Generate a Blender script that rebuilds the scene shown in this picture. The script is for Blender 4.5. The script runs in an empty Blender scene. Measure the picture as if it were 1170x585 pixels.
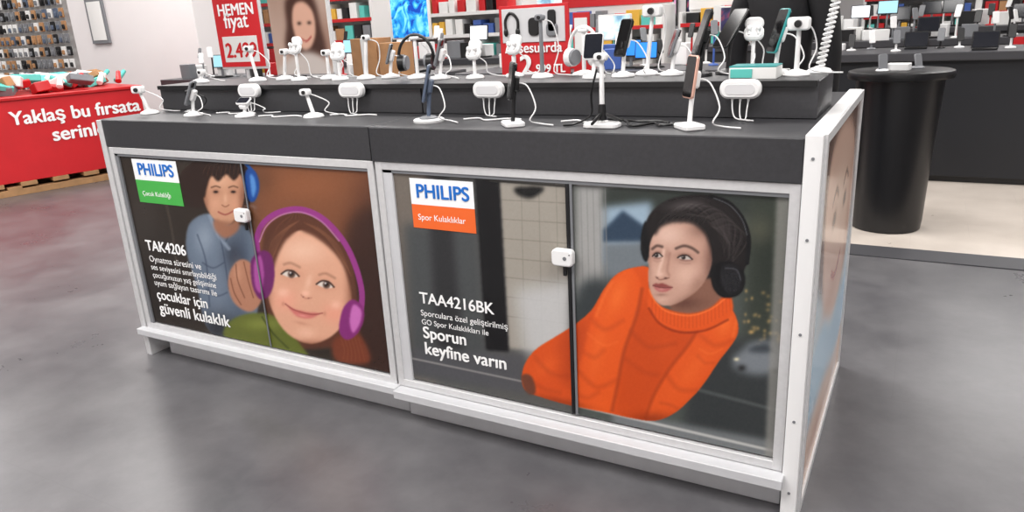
import bpy, math, random
import numpy as np
from mathutils import Vector, Matrix
random.seed(7)
scene=bpy.context.scene
scene.view_settings.view_transform='Standard'
COL=scene.collection

# ------------------------------------------------------------------ materials
def s2l(c):
    return tuple((v/12.92 if v<=0.04045 else ((v+0.055)/1.055)**2.4) for v in c)
def rgb(r,g,b): return s2l((r/255,g/255,b/255))
_m={}
def mat(name,col,rough=0.5,metal=0.0,emis=0.0,noise=0.0,nscale=40,coat=0.0):
    if name in _m: return _m[name]
    m=bpy.data.materials.new(name); m.use_nodes=True
    nt=m.node_tree; b=nt.nodes['Principled BSDF']
    c=rgb(*col)
    b.inputs['Roughness'].default_value=rough; b.inputs['Metallic'].default_value=metal
    b.inputs['Coat Weight'].default_value=coat
    if noise>0:
        tc=nt.nodes.new('ShaderNodeTexCoord'); n=nt.nodes.new('ShaderNodeTexNoise'); n.inputs['Scale'].default_value=nscale
        n.inputs['Detail'].default_value=4
        r=nt.nodes.new('ShaderNodeValToRGB'); 
        r.color_ramp.elements[0].position=0.3; r.color_ramp.elements[1].position=0.7
        r.color_ramp.elements[0].color=(*[v*(1-noise) for v in c],1); r.color_ramp.elements[1].color=(*[min(1,v*(1+noise)) for v in c],1)
        nt.links.new(tc.outputs['Object'],n.inputs['Vector']); nt.links.new(n.outputs['Fac'],r.inputs['Fac']); nt.links.new(r.outputs['Color'],b.inputs['Base Color'])
    else:
        b.inputs['Base Color'].default_value=(*c,1)
    if emis>0:
        b.inputs['Emission Color'].default_value=(*c,1); b.inputs['Emission Strength'].default_value=emis
    _m[name]=m; return m
WHITE=mat('white_plastic',(236,236,236),0.35)
ALU=mat('brushed_aluminium',(212,212,213),0.42,0.25,noise=0.04,nscale=60)
SILLM=mat('grey_white_laminate',(200,201,204),0.45,noise=0.03,nscale=20)
TOP=mat('anthracite_laminate',(52,52,55),0.42,noise=0.12,nscale=90)
BLACK=mat('black_plastic',(18,18,20),0.35)
GLOSSB=mat('gloss_black',(10,10,12),0.12)
SATB=mat('satin_black',(17,17,20),0.32)
GREY=mat('grey_plastic',(120,122,126),0.4)
SLATE=mat('slate_blue_plastic',(86,98,118),0.35)
ROSE=mat('rose_gold',(226,178,160),0.3,0.3)
TEAL=mat('teal_plastic',(40,140,140),0.35)
REDM=mat('red_print',(205,30,38),0.5,noise=0.05,nscale=5)
RED2=mat('red_gloss',(190,24,30),0.4)
KRAFT=mat('kraft_cardboard',(172,128,88),0.8,noise=0.08,nscale=15)
WOOD=mat('pallet_wood',(170,130,90),0.8,noise=0.15,nscale=12)
SCRB=mat('screen_blue',(30,120,215),0.3,emis=0.7)
SCRD=mat('screen_dark',(20,24,34),0.1)
SCRP=mat('screen_pink',(190,130,170),0.3,emis=0.5)
SCRC=mat('screen_cyan',(150,200,215),0.3,emis=0.6)
SCRW=mat('screen_white',(230,235,240),0.3,emis=0.7)
BOXW=mat('carton_white',(228,228,226),0.6)
BOXT=mat('carton_teal',(90,190,180),0.6)
BOXY=mat('carton_yellow',(220,170,60),0.6)
BOXB=mat('carton_blue',(60,90,160),0.6)
TXTW=mat('white_lettering',(250,250,250),0.5)
TXTB=mat('blue_lettering',(20,110,200),0.5)
GRN=mat('green_label',(70,175,75),0.5)
ORG=mat('orange_label',(240,105,40),0.5)
LABW=mat('white_label',(246,248,250),0.5)

# ------------------------------------------------------------------ mesh builder
def TR(x,y,z,rx=0,ry=0,rz=0):
    return Matrix.Translation((x,y,z))@Matrix.Rotation(math.radians(rz),4,'Z')@Matrix.Rotation(math.radians(ry),4,'Y')@Matrix.Rotation(math.radians(rx),4,'X')
def crom(P,n=6,closed=False):
    P=[Vector(p) for p in P]; out=[]; N=len(P)
    rng=range(N) if closed else range(N-1)
    for i in rng:
        if closed: a,b,c,d=P[i-1],P[i],P[(i+1)%N],P[(i+2)%N]
        else: a,b,c,d=P[max(i-1,0)],P[i],P[i+1],P[min(i+2,N-1)]
        for k in range(n):
            t=k/n
            out.append(0.5*((2*b)+(c-a)*t+(2*a-5*b+4*c-d)*t*t+(-a+3*b-3*c+d)*t**3))
    if not closed: out.append(P[-1])
    return out
class MB:
    def __init__(s): s.v=[];s.f=[];s.mi=[];s.mats=[]
    def m(s,mt):
        if mt not in s.mats: s.mats.append(mt)
        return s.mats.index(mt)
    def rings(s,rings,mt,cap=True):
        k=s.m(mt); o=len(s.v); n=len(rings[0])
        for r in rings: s.v+= [tuple(p) for p in r]
        for j in range(len(rings)-1):
            for i in range(n):
                a=o+j*n+i; b=o+j*n+(i+1)%n
                s.f.append((a,b,b+n,a+n)); s.mi.append(k)
        if cap:
            s.f.append(tuple(o+i for i in reversed(range(n)))); s.mi.append(k)
            q=o+(len(rings)-1)*n
            s.f.append(tuple(q+i for i in range(n))); s.mi.append(k)
    def plate(s,M,w,h,t,r,mt,c=0.0015,seg=4):
        r=max(min(r,w/2-1e-5,h/2-1e-5),1e-4); c=min(c,t/2.01,r*0.9)
        def outl(ins,z):
            P=[]
            for (sx,sy,a0) in ((1,1,0),(-1,1,90),(-1,-1,180),(1,-1,270)):
                cx=sx*(w/2-r);cy=sy*(h/2-r);rr=r-ins
                for q in range(seg+1):
                    a=math.radians(a0+90*q/seg); P.append(M@Vector((cx+rr*math.cos(a),cy+rr*math.sin(a),z)))
            return P
        s.rings([outl(c,-t/2),outl(0,-t/2+c),outl(0,t/2-c),outl(c,t/2)],mt)
    def box(s,x0,x1,y0,y1,z0,z1,mt,r=0.003,c=0.002):
        s.plate(TR((x0+x1)/2,(y0+y1)/2,(z0+z1)/2),x1-x0,y1-y0,z1-z0,r,mt,c,2)
    def lathe(s,M,prof,mt,seg=24,cap=True):
        s.rings([[M@Vector((r*math.cos(2*math.pi*i/seg),r*math.sin(2*math.pi*i/seg),z)) for i in range(seg)] for r,z in prof],mt,cap)
    def cyl(s,p0,p1,r0,r1,mt,seg=14):
        p0=Vector(p0);p1=Vector(p1);d=p1-p0;q=d.to_track_quat('Z','Y').to_matrix().to_4x4();M=Matrix.Translation(p0)@q
        L=d.length; s.lathe(M,[(r0*.85,0),(r0,L*.02),(r1,L*.98),(r1*.85,L)],mt,seg)
    def ball(s,c,r,mt,sc=(1,1,1),rot=(0,0,0),seg=16):
        M=TR(*c,*rot)@Matrix.Diagonal((*sc,1))
        s.lathe(M,[(max(r*math.cos(a),r*.01),r*math.sin(a)) for a in [math.radians(-90+180*i/10) for i in range(11)]],mt,seg)
    def tube(s,P,r,mt,seg=6,n=5,smooth=True):
        P=crom(P,n) if smooth else [Vector(p) for p in P]
        rs=[];up=Vector((0.13,0.21,0.97))
        for i,p in enumerate(P):
            d=(P[min(i+1,len(P)-1)]-P[max(i-1,0)]).normalized()
            u=up-d*up.dot(d)
            if u.length<1e-3: u=Vector((1,0,0))-d*d.x
            u.normalize(); w=d.cross(u); up=u
            rs.append([p+(u*math.cos(2*math.pi*k/seg)+w*math.sin(2*math.pi*k/seg))*r for k in range(seg)])
        s.rings(rs,mt)
    def obj(s,name,parent=None,angle=35):
        me=bpy.data.meshes.new(name); me.from_pydata(s.v,[],s.f)
        for mt in s.mats: me.materials.append(mt)
        me.polygons.foreach_set('material_index',s.mi)
        me.polygons.foreach_set('use_smooth',[True]*len(s.f))
        me.update(); me.set_sharp_from_angle(angle=math.radians(angle))
        o=bpy.data.objects.new(name,me); COL.objects.link(o)
        if parent: o.parent=parent
        return o
def empty(name,loc=(0,0,0)):
    e=bpy.data.objects.new(name,None); COL.objects.link(e); e.empty_display_size=0.1; return e
def label(body,x0,x1,z,y,mt,name,parent,bold=0.0,M=None):
    # bold = stroke thickening, fraction of the letter height
    cu=bpy.data.curves.new(name,'FONT'); cu.body=body; cu.size=0.1; cu.extrude=0.0002; cu.materials.append(mt)
    o=bpy.data.objects.new(name,cu); COL.objects.link(o); bpy.context.view_layer.update()
    w=o.dimensions.x; k=(x1-x0)/w; cu.size*=k
    base=M if M is not None else Matrix.Translation((x0,y,z))@Matrix.Rotation(math.pi/2,4,'X')
    o.matrix_world=base; o.parent=parent
    if bold>0:
        d=bold*cu.size
        for i,(dx,dz) in enumerate(((d,0),(-d,0),(d*.5,d*.6),(-d*.5,-d*.6))):
            q=bpy.data.objects.new(name+'_weight_%d'%i,cu); COL.objects.link(q); q.matrix_world=base@Matrix.Translation((dx,dz,.00035*(i+1))); q.parent=parent
    return o

# ------------------------------------------------------------------ painter for printed artwork
class Canvas:
    """numpy paint board in artwork units (x right, y down)"""
    def __init__(s,x0,y0,x1,y1,k=1.6,bg=(0,0,0)):
        s.x0,s.y0,s.k=x0,y0,k; s.W=int((x1-x0)*k);s.H=int((y1-y0)*k)
        s.a=np.zeros((s.H,s.W,3))+np.array(bg)/255.0
        s.X=(x0+(np.arange(s.W)+.5)/k)[None,:]; s.Y=(y0+(np.arange(s.H)+.5)/k)[:,None]
    def blur(s,m,sig):
        sig*=s.k
        if sig<0.3: return m
        R=int(math.ceil(sig*2.6)); w=np.exp(-0.5*(np.arange(-R,R+1)/sig)**2); w/=w.sum()
        for ax in (0,1):
            pad=[(0,0),(0,0)];pad[ax]=(R,R); q=np.pad(m,pad,mode='edge'); out=np.zeros_like(m)
            for i,ww in enumerate(w):
                out+=ww*(q[i:i+m.shape[0],:] if ax==0 else q[:,i:i+m.shape[1]])
            m=out
        return m
    def win(s,xa,ya,xb,yb):
        i0=max(0,int((xa-s.x0)*s.k)-1);i1=min(s.W,int((xb-s.x0)*s.k)+2);j0=max(0,int((ya-s.y0)*s.k)-1);j1=min(s.H,int((yb-s.y0)*s.k)+2)
        return slice(j0,max(j1,j0)),slice(i0,max(i1,i0))
    def mask(s,P,f=0.5,smooth=True):
        Q=[(p.x,p.y) for p in crom([(a,b,0) for a,b in P],6,True)] if smooth else P
        g=3*f+3; xs=[q[0] for q in Q];ys=[q[1] for q in Q]; sl=s.win(min(xs)-g,min(ys)-g,max(xs)+g,max(ys)+g)
        X=s.X[:,sl[1]];Y=s.Y[sl[0]]; ins=np.zeros((Y.shape[0],X.shape[1]),bool)
        for i in range(len(Q)):
            (xa,ya),(xb,yb)=Q[i],Q[(i+1)%len(Q)]
            if ya==yb: continue
            r0=np.searchsorted(Y[:,0],min(ya,yb)-1);r1=np.searchsorted(Y[:,0],max(ya,yb)+1)
            if r1<=r0: continue
            y=Y[r0:r1]; ins[r0:r1]^=((ya>y)!=(yb>y))&(X<(xb-xa)*(y-ya)/(yb-ya)+xa)
        out=np.zeros((s.H,s.W))
        if ins.size: out[sl]=s.blur(ins.astype(float),f)
        return out,sl
    def put(s,m,col,al,clip,sl):
        m=m*al
        if m.size==0: return
        if clip is not None: m=m*clip[sl]
        s.a[sl]=s.a[sl]*(1-m[...,None])+m[...,None]*np.array(col)/255.0
    def poly(s,P,col,f=0.5,al=1.0,clip=None,smooth=True):
        m,sl=s.mask(P,f,smooth); s.put(m[sl],col,al,clip,sl); return m
    def blob(s,cx,cy,rx,ry,col,al=1.0,ang=0,clip=None,hard=1.0):
        R=max(rx,ry)*2.6; sl=s.win(cx-R,cy-R,cx+R,cy+R)
        a=math.radians(ang);dx=s.X[:,sl[1]]-cx;dy=s.Y[sl[0]]-cy
        u=(dx*math.cos(a)+dy*math.sin(a))/rx;v=(-dx*math.sin(a)+dy*math.cos(a))/ry
        s.put(np.exp(-(u*u+v*v)**hard),col,al,clip,sl)
    def line(s,P,w,col,al=1.0,f=0.5,clip=None,smooth=True):
        Q=[(p.x,p.y) for p in crom([(a,b,0) for a,b in P],5)] if smooth else P
        g=w/2+f+1; xs=[q[0] for q in Q];ys=[q[1] for q in Q]; sl=s.win(min(xs)-g,min(ys)-g,max(xs)+g,max(ys)+g)
        X=s.X[:,sl[1]];Y=s.Y[sl[0]]; d=np.full((Y.shape[0],X.shape[1]),1e9)
        for i in range(len(Q)-1):
            (xa,ya),(xb,yb)=Q[i],Q[i+1];vx,vy=xb-xa,yb-ya;L=vx*vx+vy*vy+1e-9
            t=np.clip(((X-xa)*vx+(Y-ya)*vy)/L,0,1)
            d=np.minimum(d,np.hypot(X-xa-t*vx,Y-ya-t*vy))
        s.put(np.clip((w/2-d)/max(f,0.2)+.5,0,1),col,al,clip,sl)
    def noise(s,amp,seed=1):
        r=np.random.RandomState(seed).rand(s.H,s.W)-.5; s.a=np.clip(s.a+s.blur(r,0.6)[...,None]*amp,0,1)
    def sample(s,x,y):
        fx=np.clip((x-s.x0)*s.k-.5,0,s.W-1.001);fy=np.clip((y-s.y0)*s.k-.5,0,s.H-1.001)
        i=fx.astype(int);j=fy.astype(int);u=(fx-i)[:,None];v=(fy-j)[:,None];a=s.a
        return (a[j,i]*(1-u)+a[j,i+1]*u)*(1-v)+(a[j+1,i]*(1-u)+a[j+1,i+1]*u)*v
# homography between the flat board (metres x,z) and the units in which the print was traced
HM=np.array([[0.8773,-0.0521,0.9633],[0.1021,-0.9511,0.7387],[-0.4688,-0.3043,1.9608]])
def board_to_art(x,z):
    p=HM@np.stack([x,z,np.ones_like(x)]); return 585+847*p[0]/p[2], 292.5+847*p[1]/p[2]
def printed_board(name,a0,a1,b0,b1,na,nb,place,fn,rough=0.25,parent=None,coat=0.3):
    A,B=np.meshgrid(np.linspace(a0,a1,na),np.linspace(b0,b1,nb)); A=A.ravel();B=B.ravel()
    co=place(A,B); c=np.clip(fn(A,B),0,1)
    lin=np.where(c<=0.04045,c/12.92,((c+0.055)/1.055)**2.4)
    i=np.arange(na*nb).reshape(nb,na); q=np.stack([i[:-1,:-1],i[:-1,1:],i[1:,1:],i[1:,:-1]],-1).reshape(-1,4)
    me=bpy.data.meshes.new(name); me.vertices.add(na*nb); me.vertices.foreach_set('co',co.astype(np.float32).ravel())
    me.loops.add(q.size); me.loops.foreach_set('vertex_index',q.ravel().astype(np.int32))
    me.polygons.add(len(q)); me.polygons.foreach_set('loop_start',np.arange(0,q.size,4,dtype=np.int32))
    me.update(calc_edges=True)
    at=me.color_attributes.new('print','FLOAT_COLOR','POINT')
    at.data.foreach_set('color',np.concatenate([lin,np.ones((len(lin),1))],1).astype(np.float32).ravel())
    m=bpy.data.materials.new(name+'_ink'); m.use_nodes=True; nt=m.node_tree;b=nt.nodes['Principled BSDF']
    v=nt.nodes.new('ShaderNodeVertexColor'); v.layer_name='print'; nt.links.new(v.outputs['Color'],b.inputs['Base Color'])
    b.inputs['Roughness'].default_value=rough; b.inputs['Specular IOR Level'].default_value=0.35
    b.inputs['Coat Weight'].default_value=coat; b.inputs['Coat Roughness'].default_value=.06
    me.materials.append(m); o=bpy.data.objects.new(name,me); COL.objects.link(o)
    if parent: o.parent=parent
    return o

# ---- artwork: sporty woman
c=Canvas(440,190,915,530,1.6,(96,96,92))
c.poly([(440,190),(915,190),(915,530),(440,530)],(84,84,82),0,smooth=False)
c.poly([(440,190),(492,190),(500,530),(440,530)],(112,104,96),6,smooth=False)
c.poly([(462,255),(545,262),(560,440),(470,430)],(72,75,76),5,smooth=False)
c.poly([(570,206),(652,212),(655,402),(580,398)],(158,152,142),2,smooth=False)
for k in range(7): c.line([(574,228+k*22),(652,232+k*23)],1.0,(126,121,112),.8,.8,smooth=False)
for k in range(3): c.line([(596+k*20,208),(600+k*20,395)],1.0,(130,126,117),.7,.8,smooth=False)
c.poly([(588,330),(660,318),(660,420),(600,405)],(196,197,198),8,.85,smooth=False)
c.poly([(543,204),(571,206),(582,402),(556,400)],(16,16,18),1.5,smooth=False)
c.poly([(488,200),(512,200),(530,400),(500,398)],(38,38,40),4,.8,smooth=False)
c.poly([(470,398),(600,405),(600,450),(470,425)],(80,80,84),3,.9,smooth=False)
c.line([(466,408),(600,436)],2,(150,148,146),.8,1.5,smooth=False)
c.poly([(590,214),(622,214),(608,226),(592,222)],(20,20,20),2)
c.line([(560,206),(650,213)],2.5,(60,58,55),.8,1)
c.poly([(656,212),(915,212),(915,530),(656,530)],(76,82,78),2,smooth=False)
c.poly([(658,212),(694,212),(692,340),(658,345)],(158,158,156),4,smooth=False)
c.poly([(690,214),(905,224),(905,250),(690,238)],(50,56,52),4,smooth=False)
c.poly([(692,236),(745,230),(745,300),(692,300)],(150,172,190),4,smooth=False)
c.poly([(690,262),(712,240),(742,262),(742,276),(690,276)],(46,64,84),2,smooth=False)
c.poly([(690,278),(740,276),(735,318),(692,318)],(112,120,126),3,smooth=False)
for k in range(5): c.line([(664+k*7,214),(667+k*7,345)],1.2,(132,132,132),.7,1,smooth=False)
c.poly([(856,222),(905,226),(900,400),(850,400)],(56,62,54),6,smooth=False)
c.blob(880,300,22,60,(38,44,38),.8); c.blob(868,262,16,16,(96,94,78),.5)
c.poly([(660,330),(700,325),(690,400),(660,420)],(52,58,60),6)
c.poly([(790,395),(900,380),(895,530),(780,500)],(50,54,55),6,smooth=False)
rs=np.random.RandomState(3)
for k in range(34):
    c.blob(850+rs.rand()*44,328+rs.rand()*70,1.6+rs.rand()*1.6,2.2,(220,176,108),.25+.3*rs.rand())
c.poly([(838,408),(848,400),(858,391),(878,389),(892,398),(896,420),(870,428),(842,422)],(118,124,130),4); c.poly([(856,401),(864,394),(880,393),(886,402)],(60,66,72),2.5)
c.blob(848,420,5,4,(28,28,28),.8); c.blob(886,424,5,4,(28,28,28),.8); c.blob(842,410,3,2,(240,230,190),.8)
c.poly([(700,468),(760,480),(895,505),(895,530),(700,500)],(112,116,118),3,smooth=False)
c.line([(660,463),(890,516)],3,(200,200,196),.8,2,smooth=False)
c.line([(780,440),(895,470)],4,(80,85,85),.8,3,smooth=False)
c.poly([(888,222),(915,224),(900,530),(874,528)],(140,139,134),2,.75,smooth=False)
c.poly([(660,200),(915,210),(915,222),(660,212)],(150,148,144),1,smooth=False)
# sweater
SW=[(742,306),(722,306),(704,314),(690,331),(677,353),(658,370),(636,384),(614,398),(601,414),(597,432),(602,446),(625,455),(655,463),(690,470),(722,477),(748,480),(770,472),(790,455),(806,436),(822,412),(838,391),(844,377),(841,361),(831,348),(812,343),(790,352),(768,354),(750,346),(742,330)]
sm=c.poly(SW,(208,72,22),.6)
c.poly([(735,345),(770,368),(805,368),(790,395),(765,425),(748,452),(738,478),(705,474),(706,440),(715,395)],(188,62,18),5,.85,clip=sm)
c.poly([(596,430),(620,400),(655,378),(668,392),(660,430),(654,464),(620,456)],(206,72,24),4,.8,clip=sm)
c.poly([(640,385),(662,372),(672,362),(666,400),(652,440),(640,430)],(170,54,18),5,.75,clip=sm)
c.poly([(722,306),(704,316),(689,336),(678,362),(668,400),(657,440),(656,462),(698,470),(706,440),(714,400),(728,360),(734,330)],(224,84,28),1.8,.95,clip=sm)
c.poly([(834,348),(842,364),(840,386),(822,410),(802,438),(782,460),(760,477),(738,477),(748,450),(766,420),(788,392),(802,368),(816,352)],(220,82,28),2,.95,clip=sm)
c.blob(706,338,9,20,(246,118,52),.65,ang=20,clip=sm); c.blob(684,398,8,34,(238,104,44),.55,ang=12,clip=sm)
c.blob(828,370,9,14,(244,114,50),.6,ang=20,clip=sm); c.blob(792,422,9,26,(236,100,42),.5,ang=38,clip=sm)
c.blob(625,418,16,9,(228,92,36),.6,ang=-30,clip=sm); c.blob(762,398,10,14,(206,74,26),.6,clip=sm)
c.blob(640,460,34,6,(116,34,12),.75,ang=12,clip=sm); c.blob(745,479,28,8,(110,32,12),.8,clip=sm)
for L,w,cl,al in [([(734,330),(728,360),(714,400),(706,440),(700,468)],3,(120,34,12),.7),([(803,366),(788,392),(766,420),(748,450),(738,477)],3,(126,36,12),.65),
   ([(676,364),(692,376),(712,366)],4,(168,52,20),.45),([(668,402),(680,408),(690,400)],4,(168,52,20),.4),([(662,424),(682,442),(704,434)],4,(160,48,18),.45),([(658,450),(672,454),(684,448)],4,(160,48,18),.4),
   ([(838,388),(818,394),(800,382)],4,(168,52,20),.45),([(816,414),(806,414),(798,406)],3,(168,52,20),.35),([(796,446),(776,444),(762,428)],4,(160,48,18),.45),([(774,466),(766,462),(756,460)],3,(156,46,16),.4),
   ([(722,378),(742,396),(772,392)],4,(146,44,14),.45),([(716,410),(735,424),(752,428)],4,(146,44,14),.35),([(612,408),(630,426),(652,430)],4,(156,48,18),.45),([(606,434),(622,444),(640,448)],4,(146,44,16),.4),
   ([(700,322),(690,340),(682,360)],2.5,(252,140,70),.4),([(842,366),(838,384)],2.5,(252,140,70),.35),([(672,380),(690,394),(706,390)],2,(248,128,64),.3),([(800,398),(812,404),(826,398)],2,(248,128,64),.3)]:
    c.line(L,w,cl,al,w*1.5,clip=sm)
c.poly(SW,(244,108,30),.6,.22)
c.poly([(596,430),(606,428),(612,440),(611,450),(602,448)],(96,58,44),1,.9)
# hair back
HR=[(738,292),(735,268),(741,248),(753,234),(772,225),(800,222),(825,226),(843,239),(854,260),(857,285),(851,308),(838,325),(818,338),(800,338),(796,300),(760,260),(748,268),(744,285)]
hm=c.poly(HR,(28,24,24),.8)
rs=np.random.RandomState(8)
for k in range(44):
    t=k/43; x0=746+t*74; y0=258-22*math.sin(t*3.0)+rs.rand()*2
    c.line([(x0,y0+4),(x0+10+8*t,y0-10+10*t),(x0+30+4*t,y0-8+26*t),(826+rs.rand()*16,262+t*40)],1.2,[(74,68,68),(54,49,49),(12,10,10),(90,84,82)][k%4],.32,1.4,clip=hm)
c.blob(782,234,22,6,(104,98,98),.5,ang=-8,clip=hm); c.blob(826,258,8,18,(60,54,54),.5,ang=-30,clip=hm)
# neck + collar
c.poly([(770,330),(815,318),(826,345),(800,358),(768,354)],(132,92,76),1.5)
c.blob(782,346,20,7,(92,58,48),.7)
cm=c.poly([(743,326),(750,343),(764,354),(790,358),(814,350),(832,334),(838,350),(832,364),(806,376),(776,378),(752,368),(741,350)],(224,86,28),1)
for k in range(22):
    t=k/21; x=746+t*88; y=349+17*math.sin(t*math.pi)-6*t; c.line([(x,y-9),(x-1+2*t,y+11)],1.0,(172,56,20),.35,1.2,clip=cm)
c.line([(742,330),(750,345),(764,356),(790,360),(814,352),(833,337)],2,(248,122,58),.65,1.4,clip=cm); c.line([(742,352),(754,369),(777,379),(806,377),(832,365)],2.6,(126,36,12),.6,2)
# face
FC=[(748,266),(743,279),(742,289),(740,296),(742,303),(741,314),(742,324),(744,333),(748,341),(756,348),(767,348.5),(780,343),(795,333),(806,320),(812,306),(814,290),(811,272),(802,258),(786,249),(767,250),(754,257)]
fm=c.poly(FC,(198,156,138),.7)
c.blob(764,268,18,12,(230,196,180),.75,clip=fm); c.blob(750,309,6,9,(214,172,154),.6,clip=fm); c.blob(784,313,13,12,(226,186,168),.7,ang=-30,clip=fm)
c.blob(814,302,9,36,(110,76,66),.85,clip=fm); c.blob(802,262,14,9,(124,92,80),.7,clip=fm); c.blob(786,345,24,7,(118,82,70),.75,ang=-28,clip=fm); c.blob(798,326,8,12,(148,108,92),.6,ang=30,clip=fm)
c.blob(751,291,7,5,(148,108,96),.7,clip=fm); c.blob(783,294,11,5.5,(146,106,94),.7,ang=6,clip=fm); c.blob(742,300,3,20,(156,116,102),.5,clip=fm)
c.blob(763,290,3,5,(156,116,102),.4)
c.line([(759,286),(757,297),(754,307),(753,313)],3.4,(236,202,184),.65,3,clip=fm); c.line([(766,289),(764,300),(763,309),(765,314)],2.6,(152,108,94),.5,2.8,clip=fm)
c.blob(755,313,4.2,3.2,(228,188,170),.8); c.line([(750,316),(754,319),(759,318.5),(765,317)],1.3,(112,70,60),.65,1.4); c.blob(761,317.3,1.8,1.1,(64,34,30),.8); c.blob(751.5,317,1.2,.9,(80,46,40),.7)
for L in ([(746,284),(751,280.5),(757,281.5)],[(773,283.5),(782,280.5),(791,283),(798,288)]):
    c.line(L,3.0,(62,46,42),.75,2.2)
for (ex,ey,w,a) in ((751.5,291.5,5.0,0),(783,294,7.8,6)):
    A=math.radians(a); R=lambda x,y:(ex+x*math.cos(A)-y*math.sin(A),ey+x*math.sin(A)+y*math.cos(A))
    c.poly([R(-w,.6),R(-w*.4,-2.1),R(w*.4,-2.2),R(w,.8),R(w*.3,2.2),R(-w*.4,2.1)],(196,186,180),.5)
    x,y=R(-w*.2,-.1); c.blob(x,y,2.6,2.5,(34,25,23),.97,hard=3); c.blob(x-.8,y-.8,.6,.6,(250,250,250),.9)
    c.line([R(-w-.3,.8),R(-w*.4,-2.5),R(w*.4,-2.6),R(w+.8,1.0)],1.6,(28,18,17),.9,1)
    c.line([R(-w,-1.8),R(-w*.2,-4.6),R(w*.8,-3.4)],.9,(120,82,72),.55,1.2); c.line([R(-w*.7,2.8),R(0,3.5),R(w*.9,2.6)],.9,(110,74,66),.55,1.1); c.line([R(-w*.7,5.9),R(0,7),R(w*.9,6)],1.4,(166,126,112),.45,1.8)
c.poly([(746.5,325.5),(750,323.2),(753,323.8),(757,323),(763,325.3),(769,328),(760,328.4),(752,327.6)],(142,74,70),.7)
c.poly([(747,326),(753,327.6),(760,328.4),(769,328),(763,332.4),(756,333.4),(750,331)],(180,106,102),.7)
c.line([(746.5,325.8),(753,327.6),(760,328.3),(769,328)],1,(84,36,36),.8,.9); c.blob(756,330.4,3.5,1,(212,154,146),.6); c.blob(756,336.4,6,1.6,(140,100,88),.6); c.blob(757,342,6,3,(216,176,158),.6,clip=fm)
c.poly([(744,262),(752,250),(768,242),(790,240),(808,250),(816,268),(817,300),(811,280),(804,265),(790,255),(770,254),(756,259),(749,268)],(28,24,24),1.8,.95)
for k in range(9): c.line([(752+k*6.5,256-k*.2),(762+k*6,246),(780+k*5,240+k*1.5)],1,(84,78,76),.3,1.3)
# headphones on the woman
c.line([(812,224),(832,231),(848,248),(856,272),(854,300)],5,(14,14,16),1,1); c.line([(816,226),(834,234),(848,250),(854,268)],1.0,(120,122,126),.7,.8)
c.poly([(738,252),(733,268),(733,288),(738,299),(742,291),(741,268)],(16,16,18),.8)
c.poly([(818,302),(834,298),(848,306),(852,322),(845,336),(828,340),(816,330),(813,314)],(12,12,14),.8)
c.poly([(826,305),(840,303),(848,316),(845,331),(832,335),(824,322)],(30,30,33),1); c.line([(829,306),(842,308),(847,320)],1.0,(96,98,104),.7,1)
c.noise(.04,2)
artA=c
# ---- artwork: two children
c=Canvas(140,170,450,425,1.9,(58,44,34))
c.poly([(140,170),(450,170),(450,425),(140,425)],(46,38,31),0,smooth=False)
c.poly([(280,170),(450,170),(450,300),(288,300)],(124,76,50),10,smooth=False)
c.blob(350,212,55,20,(146,90,58),.7); c.blob(425,225,24,30,(92,56,40),.7); c.blob(430,330,26,70,(50,30,24),.9); c.blob(300,205,16,18,(96,62,42),.6)
c.poly([(395,262),(450,250),(450,425),(400,425)],(54,32,25),8,.9)
c.blob(170,330,40,70,(30,24,19),.7); c.blob(215,190,20,20,(60,52,46),.7); c.blob(165,240,16,50,(60,54,50),.6)
c.line([(190,232),(198,270),(205,330)],3,(76,68,60),.6,3)
bs=c.poly([(222,250),(240,244),(262,256),(284,260),(292,290),(296,340),(288,378),(262,392),(236,372),(226,330),(214,290),(214,264)],(100,114,132),1)
c.blob(234,272,12,20,(146,160,176),.8,clip=bs); c.blob(276,310,10,40,(52,62,80),.8,clip=bs); c.blob(248,330,10,34,(120,132,150),.6,clip=bs); c.blob(250,376,26,18,(30,30,34),.8,clip=bs); c.blob(266,290,10,18,(40,44,56),.6,clip=bs)
for L in ([(244,250),(254,280),(262,330)],[(226,268),(236,300),(240,350)],[(264,260),(258,276),(250,266)],[(232,300),(244,306),(256,300)],[(236,330),(248,338),(260,334)]): c.line(L,1.6,(54,64,84),.6,1.5,clip=bs)
c.line([(240,246),(250,268),(262,284)],4,(150,164,182),.6,2.5,clip=bs)
c.poly([(207,216),(208,198),(220,186),(240,179),(272,181),(286,192),(288,212),(282,234),(228,238),(214,232)],(44,28,22),1.5)
bf=c.poly([(233,204),(240,192),(254,189),(270,192),(278,206),(279,224),(275,241),(267,253),(258,257),(247,252),(238,240),(233,224)],(200,148,118),.8)
c.blob(252,204,12,10,(226,178,148),.7,clip=bf); c.blob(246,233,7,7,(218,162,134),.6,clip=bf); c.blob(269,233,5,6,(210,152,124),.6,clip=bf); c.blob(278,228,5,24,(118,74,56),.7,clip=bf); c.blob(235,236,4,18,(130,84,64),.6,clip=bf); c.blob(258,256,12,4,(130,84,64),.6,clip=bf)
c.poly([(229,218),(228,198),(240,183),(262,180),(282,190),(283,208),(277,197),(268,206),(259,199),(250,207),(242,201),(237,214),(234,226)],(44,28,22),1)
for k in range(10): c.line([(232+k*5,204-abs(k-4)*1.0),(236+k*4.6,190),(248+k*3,182)],.8,(96,66,48),.4,1)
for e in ((247,219),(267,219)):
    c.blob(e[0],e[1],5,3.4,(150,102,80),.6,clip=bf); c.blob(e[0],e[1],2.9,1.6,(36,22,18),.95,hard=2); c.line([(e[0]-5,e[1]-5),(e[0],e[1]-6.5),(e[0]+5,e[1]-5)],1.6,(70,44,32),.7,1.2)
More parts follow.
